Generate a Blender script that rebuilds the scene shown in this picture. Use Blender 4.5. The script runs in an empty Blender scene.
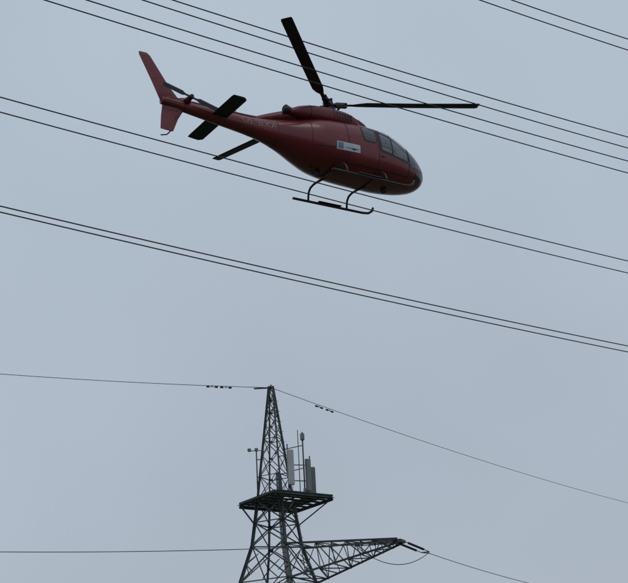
import bpy, bmesh, math, random
from mathutils import Vector, Matrix
random.seed(4)
rad=math.radians
scene=bpy.context.scene
# ------------------------------------------------------------------ materials
def mat(name,col,rough=.5,metal=0,var=.15,scale=4,coat=0,spec=.5,bump=0):
    m=bpy.data.materials.new(name); m.use_nodes=True
    nt=m.node_tree; b=nt.nodes['Principled BSDF']
    tc=nt.nodes.new('ShaderNodeTexCoord'); n=nt.nodes.new('ShaderNodeTexNoise')
    n.inputs['Scale'].default_value=scale; n.inputs['Detail'].default_value=6
    nt.links.new(tc.outputs['Object'],n.inputs['Vector'])
    r=nt.nodes.new('ShaderNodeValToRGB')
    r.color_ramp.elements[0].position=.3; r.color_ramp.elements[1].position=.7
    r.color_ramp.elements[0].color=(*[c*(1-var) for c in col],1)
    r.color_ramp.elements[1].color=(*[min(1,c*(1+var)) for c in col],1)
    nt.links.new(n.outputs['Fac'],r.inputs['Fac']); nt.links.new(r.outputs['Color'],b.inputs['Base Color'])
    mr=nt.nodes.new('ShaderNodeMapRange'); mr.inputs['To Min'].default_value=max(0,rough*.8); mr.inputs['To Max'].default_value=min(1,rough*1.25)
    nt.links.new(n.outputs['Fac'],mr.inputs['Value']); nt.links.new(mr.outputs['Result'],b.inputs['Roughness'])
    b.inputs['Metallic'].default_value=metal
    b.inputs['Coat Weight'].default_value=coat
    b.inputs['Specular IOR Level'].default_value=spec
    if bump:
        bp=nt.nodes.new('ShaderNodeBump'); bp.inputs['Strength'].default_value=bump
        nt.links.new(n.outputs['Fac'],bp.inputs['Height']); nt.links.new(bp.outputs['Normal'],b.inputs['Normal'])
    return m
M_RED=mat('red_paint',(.15,.010,.017),.36,var=.14,scale=1.3,coat=.3,spec=.4)
M_RED2=mat('red_paint_cowling',(.125,.010,.016),.42,var=.25,scale=2.5,coat=.1,spec=.35)
M_DARK=mat('dark_composite',(.018,.018,.02),.55,var=.2)
M_BLADE=mat('blade_paint',(.022,.02,.023),.55,var=.2,scale=2,spec=.3)
M_BLACK=mat('black_rubber',(.01,.01,.012),.6)
M_TUBE=mat('skid_tube_paint',(.022,.012,.014),.5)
M_METAL=mat('dark_steel',(.05,.05,.055),.45,metal=.5)
M_GLASS=mat('window_glass',(.02,.026,.034),.06,var=.3,scale=1.5,coat=.3,spec=.7)
M_GLASS2=mat('window_glass_painted_sky',(.075,.09,.105),.08,var=.55,scale=2.6,coat=.4,spec=.8)  # opaque pane; sky light seen through the cabin is painted in as paler grey
M_WHITE=mat('white_decal',(.50,.53,.60),.5,var=.04)
M_BLUE=mat('blue_decal',(.14,.19,.34),.5,var=.05)
M_LET=mat('letter_paint',(.24,.17,.19),.5,var=.1)
M_CABLE=mat('weathered_aluminium_cable',(.045,.047,.052),.6,metal=.2,var=.2,scale=3)
M_STEEL=mat('galvanised_steel',(.06,.07,.067),.65,metal=.15,var=.35,scale=1.2)
M_STEEL2=mat('galvanised_steel_brace',(.10,.118,.11),.65,metal=.15,var=.35,scale=.8)
M_PANEL=mat('antenna_radome',(.34,.36,.36),.5,var=.08,scale=2)
M_PANEL2=mat('antenna_radome_grey',(.15,.165,.17),.5,var=.1,scale=2)
M_INS=mat('insulator_glaze',(.035,.033,.034),.3)
M_CONC=mat('concrete',(.32,.31,.29),.9,var=.2,scale=3,bump=.2)

# ------------------------------------------------------------------ camera
W,H,F=628.,583.,1172.
PITCH=rad(22); ROLL=rad(3.2)
CAM=Vector((0,0,1.6))
r0=Vector((1,0,0)); u0=Vector((0,-math.sin(PITCH),math.cos(PITCH))); f0=Vector((0,math.cos(PITCH),math.sin(PITCH)))
cr=r0*math.cos(ROLL)-u0*math.sin(ROLL); cu=u0*math.cos(ROLL)+r0*math.sin(ROLL)
cam=bpy.data.objects.new('camera',bpy.data.cameras.new('camera')); scene.collection.objects.link(cam)
Mc=Matrix((cr,cu,-f0)).transposed().to_4x4(); Mc.translation=CAM
cam.matrix_world=Mc
cam.data.sensor_fit='HORIZONTAL'; cam.data.sensor_width=36; cam.data.lens=F/W*36
cam.data.clip_start=.1; cam.data.clip_end=8000
scene.camera=cam
def ray(u,v): return (cr*((u-W/2)/F)+cu*(-(v-H/2)/F)+f0).normalized()
def at_z(u,v,z): d=ray(u,v); return CAM+d*((z-CAM.z)/d.z)
def at_y(u,v,y): d=ray(u,v); return CAM+d*((y-CAM.y)/d.y)
def at_d(u,v,s): return CAM+ray(u,v)*s

# ------------------------------------------------------------------ mesh helpers
def mkobj(name,bm,mats,parent=None,smooth=False,loc=None):
    me=bpy.data.meshes.new(name); bm.normal_update(); bm.to_mesh(me); bm.free()
    for m in (mats if isinstance(mats,list) else [mats]): me.materials.append(m)
    if smooth:
        for p in me.polygons: p.use_smooth=True
    o=bpy.data.objects.new(name,me); scene.collection.objects.link(o)
    if parent: o.parent=parent
    if loc is not None: o.location=loc
    return o
def empty(name,mtx=None):
    e=bpy.data.objects.new(name,None); scene.collection.objects.link(e); e.empty_display_size=.5
    if mtx is not None: e.matrix_world=mtx
    return e
def tube(bm,pts,r,seg=8,mi=0,cap=True):
    pts=[Vector(p) for p in pts]; rs=r if isinstance(r,(list,tuple)) else [r]*len(pts)
    rings=[]; ref=None
    for i,p in enumerate(pts):
        t=(pts[min(i+1,len(pts)-1)]-pts[max(i-1,0)]).normalized()
        if ref is None:
            ref=Vector((0,0,1)) if abs(t.z)<.9 else Vector((1,0,0))
        a=(ref-t*ref.dot(t)).normalized(); ref=a; b=t.cross(a)
        rings.append([bm.verts.new(p+(a*math.cos(k*2*math.pi/seg)+b*math.sin(k*2*math.pi/seg))*rs[i]) for k in range(seg)])
    for i in range(len(rings)-1):
        for k in range(seg):
            f=bm.faces.new((rings[i][k],rings[i][(k+1)%seg],rings[i+1][(k+1)%seg],rings[i+1][k])); f.material_index=mi; f.smooth=True
    if cap:
        f=bm.faces.new(list(reversed(rings[0]))); f.material_index=mi
        f=bm.faces.new(rings[-1]); f.material_index=mi
def box(bm,c,size,mtx=None,mi=0,bev=0):
    c=Vector(c); hx,hy,hz=[s/2 for s in size]; R=mtx or Matrix.Identity(3)
    vs=[bm.verts.new(c+R@Vector((sx*hx,sy*hy,sz*hz))) for sx in(-1,1) for sy in(-1,1) for sz in(-1,1)]
    fs=[]
    for q in((0,1,3,2),(4,6,7,5),(0,4,5,1),(2,3,7,6),(0,2,6,4),(1,5,7,3)):
        f=bm.faces.new([vs[i] for i in q]); f.material_index=mi; fs.append(f)
    if bev:
        es=list({e for f in fs for e in f.edges}); bmesh.ops.bevel(bm,geom=es,offset=bev,segments=2,affect='EDGES')
def angle(bm,p,q,w,inward=None,mi=0,t=None):
    """steel L-profile from p to q"""
    p=Vector(p);q=Vector(q);d=(q-p)
    if d.length<1e-4:return
    d.normalize(); ref=inward if inward is not None else Vector((.3,.5,.8))
    a=(ref-d*ref.dot(d)); 
    if a.length<1e-3: a=Vector((1,.2,0))-d*d.x
    a.normalize(); b=d.cross(a); t=t or max(.012,w*.14)
    a2=(a+b).normalized(); b2=(b-a).normalized()
    prof=[(0,0),(w,0),(w,t),(t,t),(t,w),(0,w)]
    A=[bm.verts.new(p+a2*x+b2*y) for x,y in prof]; B=[bm.verts.new(q+a2*x+b2*y) for x,y in prof]
    for i in range(6):
        j=(i+1)%6; f=bm.faces.new((A[i],A[j],B[j],B[i])); f.material_index=mi
    f=bm.faces.new(list(reversed(A))); f.material_index=mi
    f=bm.faces.new(B); f.material_index=mi
def cr_interp(tab,x):
    n=len(tab)
    for i in range(n-1):
        a,b=tab[i][0],tab[i+1][0]
        if min(a,b)-1e-9<=x<=max(a,b)+1e-9:
            t=(x-a)/(b-a); out=[]
            for k in range(1,len(tab[0])):
                p1,p2=tab[i][k],tab[i+1][k]
                m1=((p2-tab[i-1][k])/(b-tab[i-1][0]) if i>0 else (p2-p1)/(b-a))*(b-a)
                m2=((tab[i+2][k]-p1)/(tab[i+2][0]-a) if i<n-2 else (p2-p1)/(b-a))*(b-a)
                out.append((2*t**3-3*t*t+1)*p1+(t**3-2*t*t+t)*m1+(-2*t**3+3*t*t)*p2+(t**3-t*t)*m2)
            return out
    return list(tab[0][1:]) if abs(x-tab[0][0])<abs(x-tab[-1][0]) else list(tab[-1][1:])
def sp(v,e): return math.copysign(abs(v)**e,v)
def loft(bm,tab,n=80,m=40,ycol=None,mi=0,yoff=0):
    x0,x1=tab[0][0],tab[-1][0]; rings=[]
    for i in range(n+1):
        t=i/n; t=t*t*(3-2*t)*.35+t*.65
        x=x0+(x1-x0)*t; zb,zt,hw,e=cr_interp(tab,x)
        zc=(zb+zt)/2;hz=(zt-zb)/2
        rings.append([bm.verts.new((x,yoff+hw*sp(math.cos(k*2*math.pi/m),2/e),zc+hz*sp(math.sin(k*2*math.pi/m),2/e))) for k in range(m)])
    for i in range(n):
        for k in range(m):
            f=bm.faces.new((rings[i][k],rings[i+1][k],rings[i+1][(k+1)%m],rings[i][(k+1)%m])); f.smooth=True; f.material_index=mi
    bm.faces.new(rings[0]).material_index=mi; bm.faces.new(list(reversed(rings[-1]))).material_index=mi
def band(bm,tab,x,wd,a0=0,a1=360,m=48,off=.005,yoff=0):
    rings=[]
    for xx in (x,x-wd):
        zb,zt,hw,e=cr_interp(tab,xx); zc=(zb+zt)/2;hz=(zt-zb)/2
        rings.append([bm.verts.new((xx,yoff+(hw+off)*sp(math.cos(rad(a0+(a1-a0)*k/m)),2/e),zc+(hz+off)*sp(math.sin(rad(a0+(a1-a0)*k/m)),2/e))) for k in range(m+1)])
    for k in range(m): bm.faces.new((rings[0][k],rings[1][k],rings[1][k+1],rings[0][k+1]))

# ------------------------------------------------------------------ HELICOPTER
A=Matrix((cr,cu,f0)).transposed()@Matrix((r0,u0,f0))
R=A@(Matrix.Rotation(rad(34.6),3,'Z')@Matrix.Rotation(rad(-5),3,'Y')@Matrix.Rotation(rad(-2.7),3,'X'))
HUBZ=3.1
hubw=at_d(328,105,39)
Mh=R.to_4x4(); Mh.translation=hubw-R@Vector((0,0,HUBZ))
heli=empty('helicopter',Mh)
# x, zbot, ztop, halfwidth, exponent
HULL=[(3.48,.86,1.02,.08,2.0),(3.42,.72,1.20,.30,2.1),(3.22,.57,1.42,.53,2.2),(2.85,.47,1.70,.73,2.35),(2.35,.41,1.99,.86,2.5),
      (1.8,.38,2.22,.93,2.6),(1.3,.38,2.30,.94,2.6),(.7,.39,2.32,.94,2.6),(0,.42,2.3,.93,2.5),(-.8,.52,2.24,.86,2.4),(-1.4,.70,2.14,.70,2.3),
      (-2.0,.92,2.01,.50,2.2),(-2.6,1.10,1.90,.35,2.1),(-3.2,1.22,1.83,.27,2.0),(-4.6,1.38,1.83,.19,2.0),(-6.22,1.57,1.82,.11,2.0)]
bm=bmesh.new(); loft(bm,HULL,120,48); mkobj('fuselage',bm,M_RED,heli,True)
def side_y(x,z):
    zb,zt,hw,e=cr_interp(HULL,x); zc=(zb+zt)/2;hz=(zt-zb)/2
    q=min(1,abs((z-zc)/hz)); return hw*(1-q**e)**(1/e)
def side_n(x,z):
    h=.01
    dydx=(side_y(x+h,z)-side_y(x-h,z))/(2*h); dydz=(side_y(x,z+h)-side_y(x,z-h))/(2*h)
    return Vector((-dydx,1,-dydz)).normalized()
def patch(name,x0,x1,lo,hi,material,off=.006,nx=16,nz=10,sides=(-1,1)):
    for s in sides:
        bm=bmesh.new(); g=[]
        for i in range(nx+1):
            x=x0+(x1-x0)*i/nx; row=[]
            for j in range(nz+1):
                z=lo(x)+(hi(x)-lo(x))*j/nz
                p=Vector((x,side_y(x,z),z))+side_n(x,z)*off
                p.y*=s; row.append(bm.verts.new(p))
            g.append(row)
        for i in range(nx):
            for j in range(nz):
                q=[g[i][j],g[i+1][j],g[i+1][j+1],g[i][j+1]]
                f=bm.faces.new(q if s<0 else q[::-1]); f.smooth=True
        mkobj(name,bm,material,heli,True)
def rr(x,x0,x1,r):
    d=min(x-x0,x1-x); 
    return 0 if d>=r else r-math.sqrt(max(0,r*r-(r-d)**2))
top=lambda x: cr_interp(HULL,x)[1]
patch('window_frame',.52,1.10,lambda x:1.42+rr(x,.52,1.10,.12),lambda x:2.02-rr(x,.52,1.10,.12),M_DARK,.004)
patch('window_rear_door',.57,1.05,lambda x:1.47+rr(x,.57,1.05,.1),lambda x:1.97-rr(x,.57,1.05,.1),M_GLASS,.009)
patch('door_window_frame',1.18,2.40,lambda x:1.18+rr(x,1.18,2.40,.1)-.14*(x-1.16),lambda x:min(2.06,top(x)-.12)-rr(x,1.18,2.40,.1),M_DARK,.004,nx=24)
patch('window_front_door',1.25,1.66,lambda x:1.26+rr(x,1.25,1.66,.06)-.14*(x-1.16),lambda x:min(2.0,top(x)-.2)-rr(x,1.25,1.66,.06),M_GLASS2,.009,nx=14)
patch('window_front_door_fore',1.71,2.35,lambda x:1.24+rr(x,1.71,2.35,.07)-.14*(x-1.16),lambda x:min(2.0,top(x)-.17)-rr(x,1.71,2.35,.08),M_GLASS2,.009,nx=18)
patch('windscreen_side',2.45,3.30,lambda x:.93+.08*(x-2.46)+rr(x,2.45,3.30,.1),lambda x:top(x)-.06-rr(x,2.45,3.30,.05),M_GLASS,.008,nx=24)
patch('chin_window',2.75,3.2,lambda x:.64+.10*(x-2.75)+rr(x,2.75,3.2,.08),lambda x:.82+.05*(x-2.75)-rr(x,2.75,3.2,.08),M_GLASS,.008)
bm=bmesh.new(); g=[]
for i in range(17):
    x=2.05+(3.33-2.05)*i/16; zb,zt,hw,e=cr_interp(HULL,x); zc=(zb+zt)/2;hz=(zt-zb)/2
    row=[]
    for j in range(17):
        a=rad(26+128*j/16)
        row.append(bm.verts.new((x+.006,(hw+.006)*sp(math.cos(a),2/e),zc+(hz+.008)*sp(math.sin(a),2/e))))
    g.append(row)
for i in range(16):
    for j in range(16): bm.faces.new((g[i][j],g[i][j+1],g[i+1][j+1],g[i+1][j]))
mkobj('windscreen',bm,M_GLASS,heli,True)
for xs in (-.06,1.13,2.42):
    patch('door_seam',xs,xs+.022,lambda x:.60,lambda x:2.1 if xs<2 else 1.85,M_BLACK,.0055,nx=1,nz=24)
patch('sill_seam',-.06,2.42,lambda x:.60,lambda x:.62,M_BLACK,.005,nx=30,nz=1)
patch('cargo_seam',-1.3,-.15,lambda x:.98,lambda x:1.0,M_BLACK,.005,nx=20,nz=1)
patch('cargo_seam_rear',-1.32,-1.3,lambda x:.98,lambda x:1.85,M_BLACK,.005,nx=1,nz=16)
bm=bmesh.new()
for x in(-2.35,-3.2,-4.3,-5.5): band(bm,HULL,x,.018)
mkobj('boom_joints',bm,M_DARK,heli)
patch('side_panel_sticker',-.52,.36,lambda x:.94,lambda x:1.20,M_WHITE,.007)
patch('side_sticker_logo',-.48,-.28,lambda x:.97,lambda x:1.17,M_BLUE,.010)
patch('side_sticker_text',-.18,.30,lambda x:1.02,lambda x:1.05,M_BLUE,.010,nz=1)
# door handles
for s in(-1,1):
    bm=bmesh.new()
    for x in(.12,1.28): box(bm,(x,s*(side_y(x,1.0)+.015),1.02),(.14,.03,.035),bev=.008)
    mkobj('door_handles',bm,M_DARK,heli)
# cowling
COWL=[(1.45,2.18,2.28,.12,2),(1.3,2.1,2.42,.34,2.3),(.95,2.08,2.58,.48,2.5),(.3,2.05,2.68,.56,2.6),(-.3,2.05,2.70,.58,2.6),(-1.0,1.95,2.62,.58,2.5),(-1.6,1.85,2.44,.52,2.4),(-2.1,1.8,2.26,.40,2.2),(-2.6,1.75,2.08,.24,2.1),(-3.0,1.72,1.92,.1,2)]
bm=bmesh.new(); loft(bm,COWL,60,32); mkobj('engine_cowling',bm,M_RED2,heli,True)
bm=bmesh.new()
for x in(.85,.1,-.75,-1.5): band(bm,COWL,x,.025,0,180)
mkobj('cowling_joints',bm,M_BLACK,heli)
for s in(-1,1):
    POD=[(.75,2.15,2.25,.05,2),(.6,2.04,2.42,.16,2.2),(.1,2.02,2.54,.22,2.5),(-1.0,1.98,2.50,.22,2.5),(-1.6,1.95,2.36,.18,2.2),(-1.95,2.02,2.2,.06,2)]
    bm=bmesh.new(); loft(bm,POD,40,20,yoff=s*.52)
    mkobj('engine_pod',bm,M_RED2,heli,True)
    bm=bmesh.new(); band(bm,POD,-.35,.03,yoff=s*.52); band(bm,POD,-1.25,.03,yoff=s*.52); mkobj('pod_joints',bm,M_BLACK,heli)
    bm=bmesh.new(); tube(bm,[(-1.6,s*.40,2.16),(-1.95,s*.45,2.17),(-2.12,s*.50,2.18)],[.11,.12,.13],16)
    tube(bm,[(-2.11,s*.497,2.179),(-2.126,s*.503,2.181)],[.10,.10],16,1)
    mkobj('exhaust_pipe',bm,[M_METAL,M_BLACK],heli,True)
    bm=bmesh.new()
    for k in range(6): box(bm,(.30-.11*k,s*.742,2.28),(.06,.02,.2),mi=0)
    mkobj('air_intake_grille',bm,M_BLACK,heli)
bm=bmesh.new(); loft(bm,[(-2.2,1.85,2.15,.1,2),(-2.8,1.80,1.97,.09,2),(-4.3,1.78,1.92,.07,2),(-5.9,1.76,1.90,.06,2),(-6.1,1.76,1.84,.03,2)],30,14); mkobj('drive_shaft_cover',bm,M_RED2,heli,True)
bm=bmesh.new(); tube(bm,[(0,0,2.5),(0,0,2.72),(0,0,2.82),(0,0,3.0)],[.32,.22,.12,.09],20)
tube(bm,[(0,0,2.84),(0,0,2.9)],[.24,.24],20)
mkobj('rotor_mast',bm,M_METAL,heli)
rot=empty('main_rotor'); rot.parent=heli
# cyclic tilt: disc dips towards azimuth -137 (rear right)
az0=rad(-137); dv=Vector((math.cos(az0),math.sin(az0),0)); ax=Vector((0,0,1)).cross(dv)
rot.matrix_local=Matrix.Translation((0,0,HUBZ))@Matrix.Rotation(rad(3.6),4,ax)
bm=bmesh.new(); tube(bm,[(0,0,-.1),(0,0,.1)],[.17,.17],24); tube(bm,[(0,0,.1),(0,0,.2),(0,0,.23)],[.12,.1,.03],20)
AZ=[-17.3+120*k for k in range(3)]
def airfoil(c,t):
    return [(-.3*c,0),(-.27*c,.35*t),(-.18*c,.5*t),(0,.5*t),(.3*c,.28*t),(.7*c,0),(.3*c,-.2*t),(0,-.38*t),(-.18*c,-.4*t),(-.27*c,-.28*t)]
for az in AZ:
    Rz=Matrix.Rotation(rad(az),3,'Z')
    def P(x,y,z): return Rz@Vector((x,y,z))
    box(bm,P(.3,0,.0),(.5,.20,.05),Rz); box(bm,P(.45,0,.05),(.4,.16,.035),Rz); box(bm,P(.45,0,-.05),(.4,.16,.035),Rz)
    tube(bm,[P(.25,.2,-.3),P(.42,.2,-.04)],.018,8); box(bm,P(.42,.15,-.03),(.07,.16,.05),Rz)
    tube(bm,[P(.12,.05,-.22),P(.28,.2,-.3)],.03,8)
mkobj('rotor_head',bm,M_METAL,rot)
cone=rad(1.2)
for az in AZ:
    bm=bmesh.new(); secs=[(.5,.12,.07,0),(.85,.13,.07,.0),(1.05,.26,.06,0),(1.3,.35,.05,.02),(3.0,.35,.044,.06),(5.1,.35,.038,.20),(5.4,.35,.035,.225),(5.48,.30,.02,.235)]
    rings=[]
    for (x,c,t,lift) in secs:
        tw=rad(7-x*1.4)
        ring=[]
        for (y,z) in airfoil(c,t):
            y2=y*math.cos(tw)+z*math.sin(tw); z2=-y*math.sin(tw)+z*math.cos(tw)
            v=Vector((x*math.cos(cone),-y2,z2+x*math.sin(cone)+lift*.3)); ring.append(bm.verts.new(Matrix.Rotation(rad(az),3,'Z')@v))
        rings.append(ring)
    n=len(rings[0])
    for i in range(len(rings)-1):
        for k in range(n):
            bm.faces.new((rings[i][k],rings[i][(k+1)%n],rings[i+1][(k+1)%n],rings[i+1][k]))
    bm.faces.new(rings[0]); bm.faces.new(list(reversed(rings[-1])))
    bmesh.ops.recalc_face_normals(bm,faces=bm.faces)
    mkobj('rotor_blade',bm,M_BLADE,rot)
TS=Vector((.8,0,-.29))
def wing(name,secs,axis,material,parent=heli,sh=TS):
    bm=bmesh.new(); rings=[]
    for le,te,t in secs:
        le=Vector(le)+sh;te=Vector(te)+sh;ring=[]; ax=Vector(axis)
        for (c,z) in [(0,0),(.06,.4),(.25,.5),(.55,.38),(1,.03),(1,-.03),(.55,-.38),(.25,-.5),(.06,-.4)]:
            ring.append(bm.verts.new(le+(te-le)*c+ax*z*t))
        rings.append(ring)
    n=9
    for i in range(len(rings)-1):
        for k in range(n): bm.faces.new((rings[i][k],rings[i][(k+1)%n],rings[i+1][(k+1)%n],rings[i+1][k]))
    bm.faces.new(rings[0]); bm.faces.new(list(reversed(rings[-1])))
    bmesh.ops.recalc_face_normals(bm,faces=bm.faces)
    return mkobj(name,bm,material,parent)
wing('upper_tail_fin',[((-6.25,0,1.95),(-7.05,0,1.95),.10),((-6.75,0,2.55),(-7.30,0,2.55),.08),((-7.30,0,3.42),(-7.68,0,3.40),.05),((-7.40,0,3.50),(-7.68,0,3.50),.03)],(0,1,0),M_RED)
wing('lower_tail_fin',[((-6.2,0,1.95),(-6.98,0,1.95),.10),((-6.5,0,1.45),(-7.06,0,1.45),.08),((-6.68,0,1.02),(-7.1,0,1.02),.05)],(0,1,0),M_RED)
SH2=Vector((.68,0,-.31))
wing('horizontal_stabiliser',[((-4.85,-1.4,1.83),(-5.25,-1.4,1.85),.04),((-4.75,-1.3,1.83),(-5.27,-1.3,1.85),.07),((-4.75,1.3,1.86),(-5.27,1.3,1.88),.07),((-4.85,1.4,1.86),(-5.25,1.4,1.88),.04)],(0,0,1),M_BLADE,sh=SH2)
bm=bmesh.new(); tube(bm,[Vector(p)+TS for p in((-6.75,0,1.03),(-6.9,0,.86),(-7.1,0,.8))],.02,8); mkobj('tail_guard',bm,M_TUBE,heli)
TX=-5.42; TZ=1.80
bm=bmesh.new(); tube(bm,[(TX,0,TZ-.02),(TX,-.2,TZ),(TX,-.36,TZ)],[.14,.10,.05],14); loft(bm,[(TX+.25,TZ-.12,TZ+.03,.04,2),(TX+.15,TZ-.17,TZ+.13,.13,2),(TX-.15,TZ-.17,TZ+.13,.13,2),(TX-.3,TZ-.12,TZ+.03,.04,2)],12,14)
mkobj('tail_gearbox',bm,M_RED2,heli)
Rt=Matrix.Rotation(rad(14),3,'Y')
bm=bmesh.new(); rings=[]
for x,c in [(-.95,.12),(-.9,.17),(-.3,.18),(-.2,.08),(.2,.08),(.3,.18),(.9,.17),(.95,.12)]:
    rings.append([bm.verts.new(Vector((TX,-.38,TZ))+Rt@Vector((x,b,z*c))) for b,z in((-.015,-.5),(.015,-.3),(.02,.2),(0,.5),(-.02,.2))])
for i in range(7):
    for k in range(5): bm.faces.new((rings[i][k],rings[i][(k+1)%5],rings[i+1][(k+1)%5],rings[i+1][k]))
bm.faces.new(rings[0]); bm.faces.new(list(reversed(rings[-1]))); bmesh.ops.recalc_face_normals(bm,faces=bm.faces)
tube(bm,[(TX,-.34,TZ),(TX,-.46,TZ)],[.08,.06],12)
mkobj('tail_rotor',bm,M_BLADE,heli)
bm=bmesh.new()
for s in(-1,1):
    y=s*1.10
    tube(bm,[(-1.0,y,.0),(-.4,y,.0),(1.2,y,.0),(1.8,y,.0),(2.05,y,.03),(2.22,y,.14),(2.28,y,.27)],.042,10)
    box(bm,(.45,s*1.10,.06),(.9,.13,.03))
    for x in(-.4,1.15):
        tube(bm,[(x,0,.36),(x,s*.45,.42),(x,s*.72,.44),(x,s*.92,.40),(x,s*1.03,.29),(x,s*1.08,.14),(x,s*1.10,.0)],[.04,.04,.038,.038,.036,.036,.034],10)
mkobj('landing_skids',bm,M_TUBE,heli)
bm=bmesh.new()
wing('belly_antenna',[((-.6,0,.52),(-.85,0,.56),.03),((-.75,0,.28),(-.87,0,.28),.015)],(0,1,0),M_DARK,sh=Vector((0,0,0)))
tube(bm,[(-1.0,0,.6),(-1.0,0,.46)],[.06,.045],12); tube(bm,[(3.40,.12,1.1),(3.66,.12,1.1)],.012,6); tube(bm,[(1.9,0,.42),(1.9,0,.28)],[.12,.10],14)
tube(bm,[(-3.6,0,1.9),(-3.75,0,2.2)],.01,5)
mkobj('small_fittings',bm,M_DARK,heli)
cv=bpy.data.curves.new('registration_letters','FONT'); cv.body='OE-BXA'; cv.size=.30; cv.extrude=.002; cv.align_x='CENTER'; cv.space_character=1.15
tmp=bpy.data.objects.new('tmp',cv); scene.collection.objects.link(tmp)
bpy.context.view_layer.update()
me=bpy.data.meshes.new_from_object(tmp.evaluated_get(bpy.context.evaluated_depsgraph_get()))
bpy.data.objects.remove(tmp)
me.materials.clear(); me.materials.append(M_LET)
reg=bpy.data.objects.new('registration_letters',me); scene.collection.objects.link(reg); reg.parent=heli
for v in me.vertices:
    x=-3.0+v.co.x; z=1.46+v.co.y-.06*v.co.x
    v.co=Vector((x,-(side_y(x,z)+.006+v.co.z),z))

# ------------------------------------------------------------------ overhead conductors
def cable(name,p,q,r,t0,t1,sag,seg=160):
    bm=bmesh.new(); pts=[]
    for i in range(seg+1):
        t=t0+(t1-t0)*i/seg; v=p+(q-p)*t; v.z-=sag*4*t*(1-t); pts.append(v)
    tube(bm,pts,r,6)
    return mkobj(name,bm,M_CABLE,smooth=True)
WR=.0195
for (a,b,h,s) in [((480,0),(628,50),25,.02),((512,0),(628,39),25,.02),
                ((45,0),(628,173),21,.10),((87,0),(628,161),21,.10),((143,0),(628,148),21.8,.10),((173,0),(628,137),21.8,.10),
                ((0,97),(628,261),18,.10),((0,112),(628,273),18,.10),
                ((0,206),(628,346),15,.09),((0,212),(628,352),15,.09)]:
    cable('power_cable',at_z(*a,h),at_z(*b,h),WR,-.8 if h<25 else -3,4 if h<25 else 14,s)

# ------------------------------------------------------------------ PYLON
PY=82.
topw=at_y(271,388,PY); ZT=topw.z
pyl=empty('electricity_pylon',Matrix.Translation((topw.x,PY,0)))
ANG=18.4
SW=[(ZT,.28),(ZT-8.4,1.9),(ZT-11.5,2.6),(ZT-14,3.9),(0,7.2)]
def sw(z):
    for i in range(len(SW)-1):
        if SW[i+1][0]<=z<=SW[i][0]:
            t=(SW[i][0]-z)/(SW[i][0]-SW[i+1][0]); return SW[i][1]+(SW[i+1][1]-SW[i][1])*t
    return SW[-1][1]
def corner(k,z,s=None,ang=ANG):
    s=s or sw(z); a=rad(ang+90*k); h=s/math.sqrt(2)
    return Vector((h*math.cos(a),h*math.sin(a),z))
def lerp(a,b,t): return a+(b-a)*t
bm=bmesh.new()
for k in range(4):
    zs=[z for z,_ in SW]
    for i in range(len(zs)-1):
        c=corner(k,zs[i]); inn=Vector((-c.x,-c.y,0))
        angle(bm,corner(k,zs[i]),corner(k,zs[i+1]),.13 if i==0 else .18,inn)
mkobj('tower_legs',bm,M_STEEL,pyl)
bm=bmesh.new(); bmg=bmesh.new()
lev=[ZT,ZT-.9,ZT-1.8,ZT-2.8,ZT-3.9,ZT-5.1,ZT-6.6,ZT-8.4,ZT-9.9,ZT-11.5,ZT-14,ZT-17.2,ZT-21,0]
for i in range(len(lev)-1):
    za,zb=lev[i],lev[i+1]; w=.055 if i<7 else .08
    for k in range(4):
        a,b=corner(k,za),corner(k+1,za); c,d=corner(k,zb),corner(k+1,zb)
        angle(bm,a,d,w); angle(bm,b,c,w)
        if i%2: angle(bm,c,d,w)
        fn=((c+d)*.5); fn=Vector((fn.x,fn.y,0)).normalized(); ya=math.atan2(fn.y,fn.x)
        Rg=Matrix.Rotation(ya,3,'Z'); g_=.14 if i<6 else .24
        box(bmg,c+(d-c).normalized()*.12+fn*.012,(.012,g_,g_),Rg); box(bmg,d-(d-c).normalized()*.12+fn*.012,(.012,g_,g_),Rg)
        if i>=9:
            m=(a+b+c+d)/4
            angle(bm,lerp(a,c,.5),lerp(a,m,.5) ,w*.8); angle(bm,lerp(b,d,.5),lerp(b,m,.5),w*.8)
            angle(bm,lerp(a,c,.5),lerp(c,m,.5),w*.8); angle(bm,lerp(b,d,.5),lerp(d,m,.5),w*.8)
    if i in(6,8,9,10):
        angle(bm,corner(0,zb),corner(2,zb),w); angle(bm,corner(1,zb),corner(3,zb),w)
mkobj('tower_bracing',bm,M_STEEL2,pyl); mkobj('gusset_plates',bmg,M_STEEL,pyl)
bm=bmesh.new()
def nl(z,o): 
    c=corner(3,z); return Vector((c.x*.93+o,c.y*.93,z))
for o in(-.16,-.08,0,.08,.16): tube(bm,[nl(ZT-6.6,o),nl(ZT-8.4,o),nl(ZT-11.5,o),nl(ZT-14,o),nl(.3,o)],.035,6)
for i in range(60):
    z=ZT-7-i*.33
    if z>1: box(bm,nl(z,0),(.5,.03,.03))
mkobj('feeder_cables',bm,M_BLACK,pyl)
bm=bmesh.new()
box(bm,(0,0,ZT+.05),(.45,.3,.12)); box(bm,(-.6,0,ZT+.02),(1.3,.09,.09)); tube(bm,[(0,0,ZT),(0,0,ZT+.25)],.05,8)
mkobj('peak_bracket',bm,M_STEEL,pyl)
bm=bmesh.new()
for i in range(60):
    z=ZT-.6-i*.38
    if z<2.5: break
    c=corner(0,z); d=Vector((c.x,c.y,0)).normalized() if i%2 else Vector((-c.y,c.x,0)).normalized()
    tube(bm,[c,c+d*.2],.014,5)
mkobj('step_bolts',bm,M_STEEL,pyl)
ZP=ZT-8.4; S=4.7; PA=-9
bm=bmesh.new(); off=Vector((.72,0,0))
def pc(k,z=ZP,s=S): return corner(k,z,s,PA)+off
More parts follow.
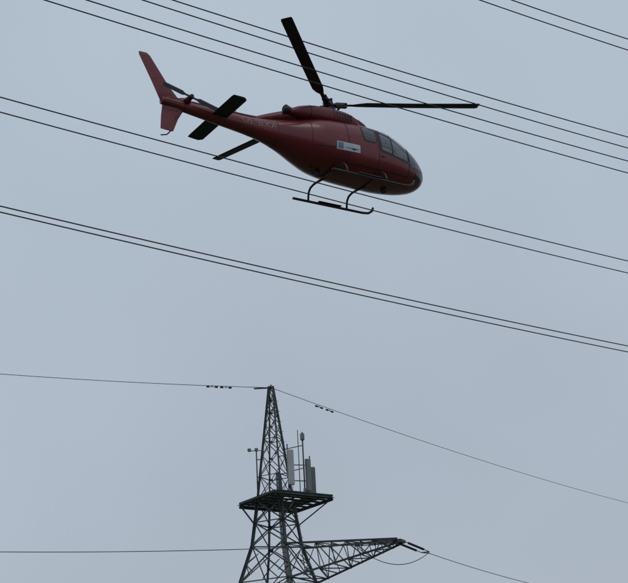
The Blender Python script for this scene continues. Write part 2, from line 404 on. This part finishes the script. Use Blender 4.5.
for k in range(4):
    angle(bm,pc(k),pc(k+1),.2); angle(bm,pc(k,ZP-.12),pc(k+1,ZP-.12),.12)
for t in(.15,.32,.5,.68,.85):
    angle(bm,lerp(pc(0),pc(1),t),lerp(pc(3),pc(2),t),.12); angle(bm,lerp(pc(1),pc(2),t),lerp(pc(0),pc(3),t),.10)
for k in range(4):
    angle(bm,pc(k),corner(k,ZP-1.6),.09)
mkobj('platform_beams',bm,M_STEEL,pyl)
bm=bmesh.new()
a0,a1,a2,a3=[pc(k,ZP+.16,S-.15) for k in range(4)]
n=34
for i in range(n+1):
    t=i/n
    segs=[(0,.3),(.64,1)] if .30<t<.62 else [(0,1)]
    for s0,s1 in segs:
        p,q=lerp(a0,a1,t),lerp(a3,a2,t); angle(bm,lerp(p,q,s0),lerp(p,q,s1),.055)
mkobj('platform_grating',bm,M_STEEL,pyl)
def W2P(u,v,dy):
    p=at_y(u,v,PY+dy); return Vector((p.x-topw.x,dy,p.z))
bm=bmesh.new(); poles=[]
for (u,vb,vt,dy,r) in [(289,490,444,-1.3,.045),(305,492,432,-.6,.05),(311,488,456,.9,.045),(258,500,450,-.4,.045),(300,484,430,1.2,.03)]:
    b=W2P(u,vb,dy); t=W2P(u,vt,dy); t=Vector((b.x,b.y,t.z)); b.z=ZP+.1; tube(bm,[b,t],r,8); poles.append((b,t))
for b,t in poles[:4]:
    for fz in(.45,.8):
        z=b.z+(t.z-b.z)*fz; k=min(range(4),key=lambda k:(corner(k,z)-Vector((b.x,b.y,z))).length)
        angle(bm,Vector((b.x,b.y,z)),corner(k,z),.06)
mkobj('antenna_poles',bm,M_STEEL,pyl)
def panel(name,pos,zc,h,w,d,yaw,m):
    bm=bmesh.new(); Rz=Matrix.Rotation(rad(yaw),3,'Z')
    box(bm,(0,0,0),(w,d,h),Rz,bev=.04)
    box(bm,Rz@Vector((0,d/2+.08,h*.35)),(.1,.18,.1),Rz); box(bm,Rz@Vector((0,d/2+.08,-h*.35)),(.1,.18,.1),Rz)
    tube(bm,[(w*.2,0,-h/2),(w*.2,0,-h/2-.2),(w*.15,.1,-h/2-.45)],.02,6)
    o=mkobj(name,bm,m,pyl,loc=Vector((pos.x,pos.y,zc))); return o
b,t=poles[0]; panel('panel_antenna',b+Vector((.2,-.3,0)),b.z+1.95,2.5,.46,.2,15,M_PANEL)
b,t=poles[1]; panel('panel_antenna',b+Vector((.3,-.25,0)),b.z+1.5,2.3,.42,.2,35,M_PANEL2)
b,t=poles[2]; panel('panel_antenna',b+Vector((.15,-.25,0)),b.z+1.3,2.2,.42,.24,-10,M_PANEL2)
bm=bmesh.new(); b,t=poles[3]
tube(bm,[Vector((b.x-.55,b.y,t.z-.05)),Vector((b.x+.5,b.y,t.z-.05))],.03,6)
for dx in(-.5,0): box(bm,Vector((b.x+dx,b.y,t.z+.02)),(.25,.2,.22),bev=.03)
b,t=poles[1]; box(bm,Vector((b.x,b.y,t.z-.35)),(.3,.25,.5),bev=.04); box(bm,Vector((b.x+.15,b.y-.1,b.z+.35)),(.5,.35,.45),bev=.03)
mkobj('radio_units',bm,M_PANEL2,pyl)
# cross-arm
da=Vector((math.cos(rad(ANG-45)),math.sin(rad(ANG-45)),0))
TIP=da*9.2; ztip=ZT-12.3
zt_,zb_=ZT-11.7,ZT-14.1
tT=Vector((TIP.x,TIP.y,ztip+.05)); tB=Vector((TIP.x,TIP.y,ztip-.22))
n_=Vector((-da.y,da.x,0))
T0,T1=corner(0,zt_),corner(3,zt_); B0,B1=corner(0,zb_),corner(3,zb_)
bm=bmesh.new()
ends=[tT+n_*.3,tT-n_*.3,tB+n_*.3,tB-n_*.3]
for p,q in((T0,ends[0]),(T1,ends[1]),(B0,ends[2]),(B1,ends[3])): angle(bm,p,q,.14)
mkobj('crossarm_chords',bm,M_STEEL,pyl)
bm=bmesh.new(); N=8
for i in range(N):
    t,t2=i/N,(i+1)/N
    t=1-(1-t)**1.15; t2=1-(1-t2)**1.15
    a=[lerp(p,q,t) for p,q in((T0,ends[0]),(T1,ends[1]),(B0,ends[2]),(B1,ends[3]))]
    c=[lerp(p,q,t2) for p,q in((T0,ends[0]),(T1,ends[1]),(B0,ends[2]),(B1,ends[3]))]
    for x,y in((0,2),(1,3)):
        if i%2==0: angle(bm,a[x],c[y],.07)
        else: angle(bm,a[y],c[x],.07)
        angle(bm,c[x],c[y],.06)
    if i%2: angle(bm,a[0],c[1],.06); angle(bm,a[2],c[3],.06)
    else: angle(bm,a[1],c[0],.06); angle(bm,a[3],c[2],.06)
    angle(bm,c[2],c[3],.06); angle(bm,c[0],c[1],.06)
mkobj('crossarm_lattice',bm,M_STEEL2,pyl)
bm=bmesh.new(); box(bm,tT-Vector((0,0,.1)),(.6,.7,.2),Matrix.Rotation(rad(ANG-45),3,'Z'))
mkobj('crossarm_tip_plate',bm,M_STEEL,pyl)
bm=bmesh.new()
for k in range(4): box(bm,corner(k,.2),(1,1,.7),bev=.04)
mkobj('concrete_footings',bm,M_CONC,pyl)
PO=Vector((topw.x,PY,0))
peak=PO+Vector((0,0,ZT+.02)); tip=PO+tT-Vector((0,0,.1))
def insul(bm,p,q,n=14):
    tube(bm,[p,q],.03,8)
    d=(q-p).normalized()
    p2=lerp(p,q,.12); q2=lerp(p,q,.78)
    for i in range(n):
        c=lerp(p2,q2,(i+.5)/n); tube(bm,[c-d*.03,c,c+d*.03],[.07,.085,.04],12)
def dampers(bm,p,q,dists):
    d=(q-p).normalized()
    for s in dists:
        c=p+d*s-Vector((0,0,.12)); tube(bm,[c-d*.35,c+d*.35],.02,6); tube(bm,[c-d*.42,c-d*.2],.07,8); tube(bm,[c+d*.2,c+d*.42],.07,8); tube(bm,[c,c+Vector((0,0,.12))],.03,6)
R1=at_z(628,503,ZT-.6); L1=at_y(0,374,PY-3)
cable('earth_wire',peak,R1,.022,0,3,.45); cable('earth_wire',peak,L1,.022,0,3.5,.12)
bm=bmesh.new(); dampers(bm,peak-Vector((0,0,.06)),R1-Vector((0,0,1.5)),[5.6,6.9]); dampers(bm,peak-Vector((0,0,.05)),L1,[3.3,4.3]); o=mkobj('vibration_dampers',bm,M_BLACK)
o.parent=pyl; o.matrix_parent_inverse=Matrix.Translation(-PO)
R2=at_z(528,583,ztip-.3); L2=at_y(0,552,PY-8)
for tgt,sg,LL in((R2,.1,4.6),(L2,.15,3.0)):
    d=(tgt-tip); d.normalize()
    bm=bmesh.new(); s=d.cross(Vector((0,0,1))).normalized()
    e=tip+d*LL-Vector((0,0,.15))
    insul(bm,tip+s*.28+d*.3,e+s*.28-d*.5); insul(bm,tip-s*.28+d*.3,e-s*.28-d*.5)
    tube(bm,[tip-s*.3+d*.3,tip+s*.3+d*.3],.035,6); tube(bm,[e-s*.3-d*.5,e+s*.3-d*.5],.035,6); tube(bm,[e-s*.28-d*.5,e],.03,6); tube(bm,[e+s*.28-d*.5,e,e+d*.3],.035,6)
    o=mkobj('strain_insulator',bm,M_INS,pyl); o.matrix_parent_inverse=Matrix.Translation(-PO)
    L=(tgt-e).length
    cable('power_cable',e,tgt,.024,0,220/L,sg)
    if tgt is R2: eR=e
    else: eL=e
bm=bmesh.new(); pts=[]
for i in range(25):
    t=i/24; v=lerp(eL,eR,t); v.z-=1.1*4*t*(1-t); v-=Vector((0,.6,0))*math.sin(math.pi*t); pts.append(v)
tube(bm,pts,.025,6); o=mkobj('jumper_loop',bm,M_CABLE,pyl); o.matrix_parent_inverse=Matrix.Translation(-PO)

# ------------------------------------------------------------------ ground
m=bpy.data.materials.new('grass'); m.use_nodes=True; nt=m.node_tree; b=nt.nodes['Principled BSDF']; b.inputs['Roughness'].default_value=.95
tc=nt.nodes.new('ShaderNodeTexCoord'); n1=nt.nodes.new('ShaderNodeTexNoise'); n1.inputs['Scale'].default_value=.05; n1.inputs['Detail'].default_value=12
cr_=nt.nodes.new('ShaderNodeValToRGB'); cr_.color_ramp.elements[0].color=(.03,.05,.018,1); cr_.color_ramp.elements[1].color=(.09,.105,.045,1); cr_.color_ramp.elements[0].position=.35; cr_.color_ramp.elements[1].position=.65
nt.links.new(tc.outputs['Object'],n1.inputs['Vector']); nt.links.new(n1.outputs['Fac'],cr_.inputs['Fac']); nt.links.new(cr_.outputs['Color'],b.inputs['Base Color'])
bm=bmesh.new(); N=60; g=[]
for i in range(N+1):
    row=[]
    for j in range(N+1):
        x=(i/N*2-1); y=(j/N*2-1); x=x*abs(x)*4000; y=y*abs(y)*4000; dd=math.hypot(x,y)
        row.append(bm.verts.new((x,y,0 if dd<150 else math.sin(x*.004)*math.cos(y*.003)*min(8,(dd-150)*.01))))
    g.append(row)
for i in range(N):
    for j in range(N): bm.faces.new((g[i][j],g[i+1][j],g[i+1][j+1],g[i][j+1])).smooth=True
mkobj('ground',bm,m)

# ------------------------------------------------------------------ light & world
SE,SR=rad(55),rad(150)
w=bpy.data.worlds.new('World'); scene.world=w; w.use_nodes=True; nt=w.node_tree
bg=nt.nodes['Background']
sky=nt.nodes.new('ShaderNodeTexSky'); sky.sky_type='NISHITA'; sky.sun_disc=False; sky.sun_elevation=SE; sky.sun_rotation=SR
hs=nt.nodes.new('ShaderNodeMixRGB'); hs.blend_type='MULTIPLY'; hs.inputs[0].default_value=1; hs.inputs[2].default_value=(.07,.07,.07,1)
nt.links.new(sky.outputs['Color'],hs.inputs[1])
tc=nt.nodes.new('ShaderNodeTexCoord'); sx=nt.nodes.new('ShaderNodeSeparateXYZ'); nt.links.new(tc.outputs['Generated'],sx.inputs[0])
rp=nt.nodes.new('ShaderNodeValToRGB'); e=rp.color_ramp.elements
e[0].position=0; e[0].color=(.42,.475,.545,1); e[1].position=1; e[1].color=(.50,.58,.67,1)
x=e.new(.15); x.color=(.425,.485,.56,1); x=e.new(.6); x.color=(.465,.545,.63,1)
nt.links.new(sx.outputs['Z'],rp.inputs['Fac'])
nz=nt.nodes.new('ShaderNodeTexNoise'); nz.inputs['Scale'].default_value=2.6; nz.inputs['Detail'].default_value=3; nz.inputs['Roughness'].default_value=.45
nt.links.new(tc.outputs['Generated'],nz.inputs['Vector'])
mr=nt.nodes.new('ShaderNodeMapRange'); mr.inputs['From Min'].default_value=.3; mr.inputs['From Max'].default_value=.7; mr.inputs['To Min'].default_value=.94; mr.inputs['To Max'].default_value=1.06
nt.links.new(nz.outputs['Fac'],mr.inputs['Value'])
ml=nt.nodes.new('ShaderNodeVectorMath'); ml.operation='SCALE'; nt.links.new(rp.outputs['Color'],ml.inputs[0]); nt.links.new(mr.outputs['Result'],ml.inputs['Scale'])
mx=nt.nodes.new('ShaderNodeMixRGB'); mx.inputs[0].default_value=.93
nt.links.new(hs.outputs['Color'],mx.inputs[1]); nt.links.new(ml.outputs['Vector'],mx.inputs[2])
nt.links.new(mx.outputs['Color'],bg.inputs['Color']); bg.inputs['Strength'].default_value=1.0
sun=bpy.data.objects.new('sun',bpy.data.lights.new('sun','SUN')); scene.collection.objects.link(sun)
sun.data.energy=.5; sun.data.angle=rad(25); sun.data.color=(1,.97,.93)
dirv=Vector((math.sin(SR)*math.cos(SE),math.cos(SR)*math.cos(SE),math.sin(SE)))
sun.rotation_euler=dirv.to_track_quat('Z','Y').to_euler(); sun.location=(0,0,60)
scene.view_settings.view_transform='Standard'; scene.view_settings.look='None'; scene.view_settings.exposure=0
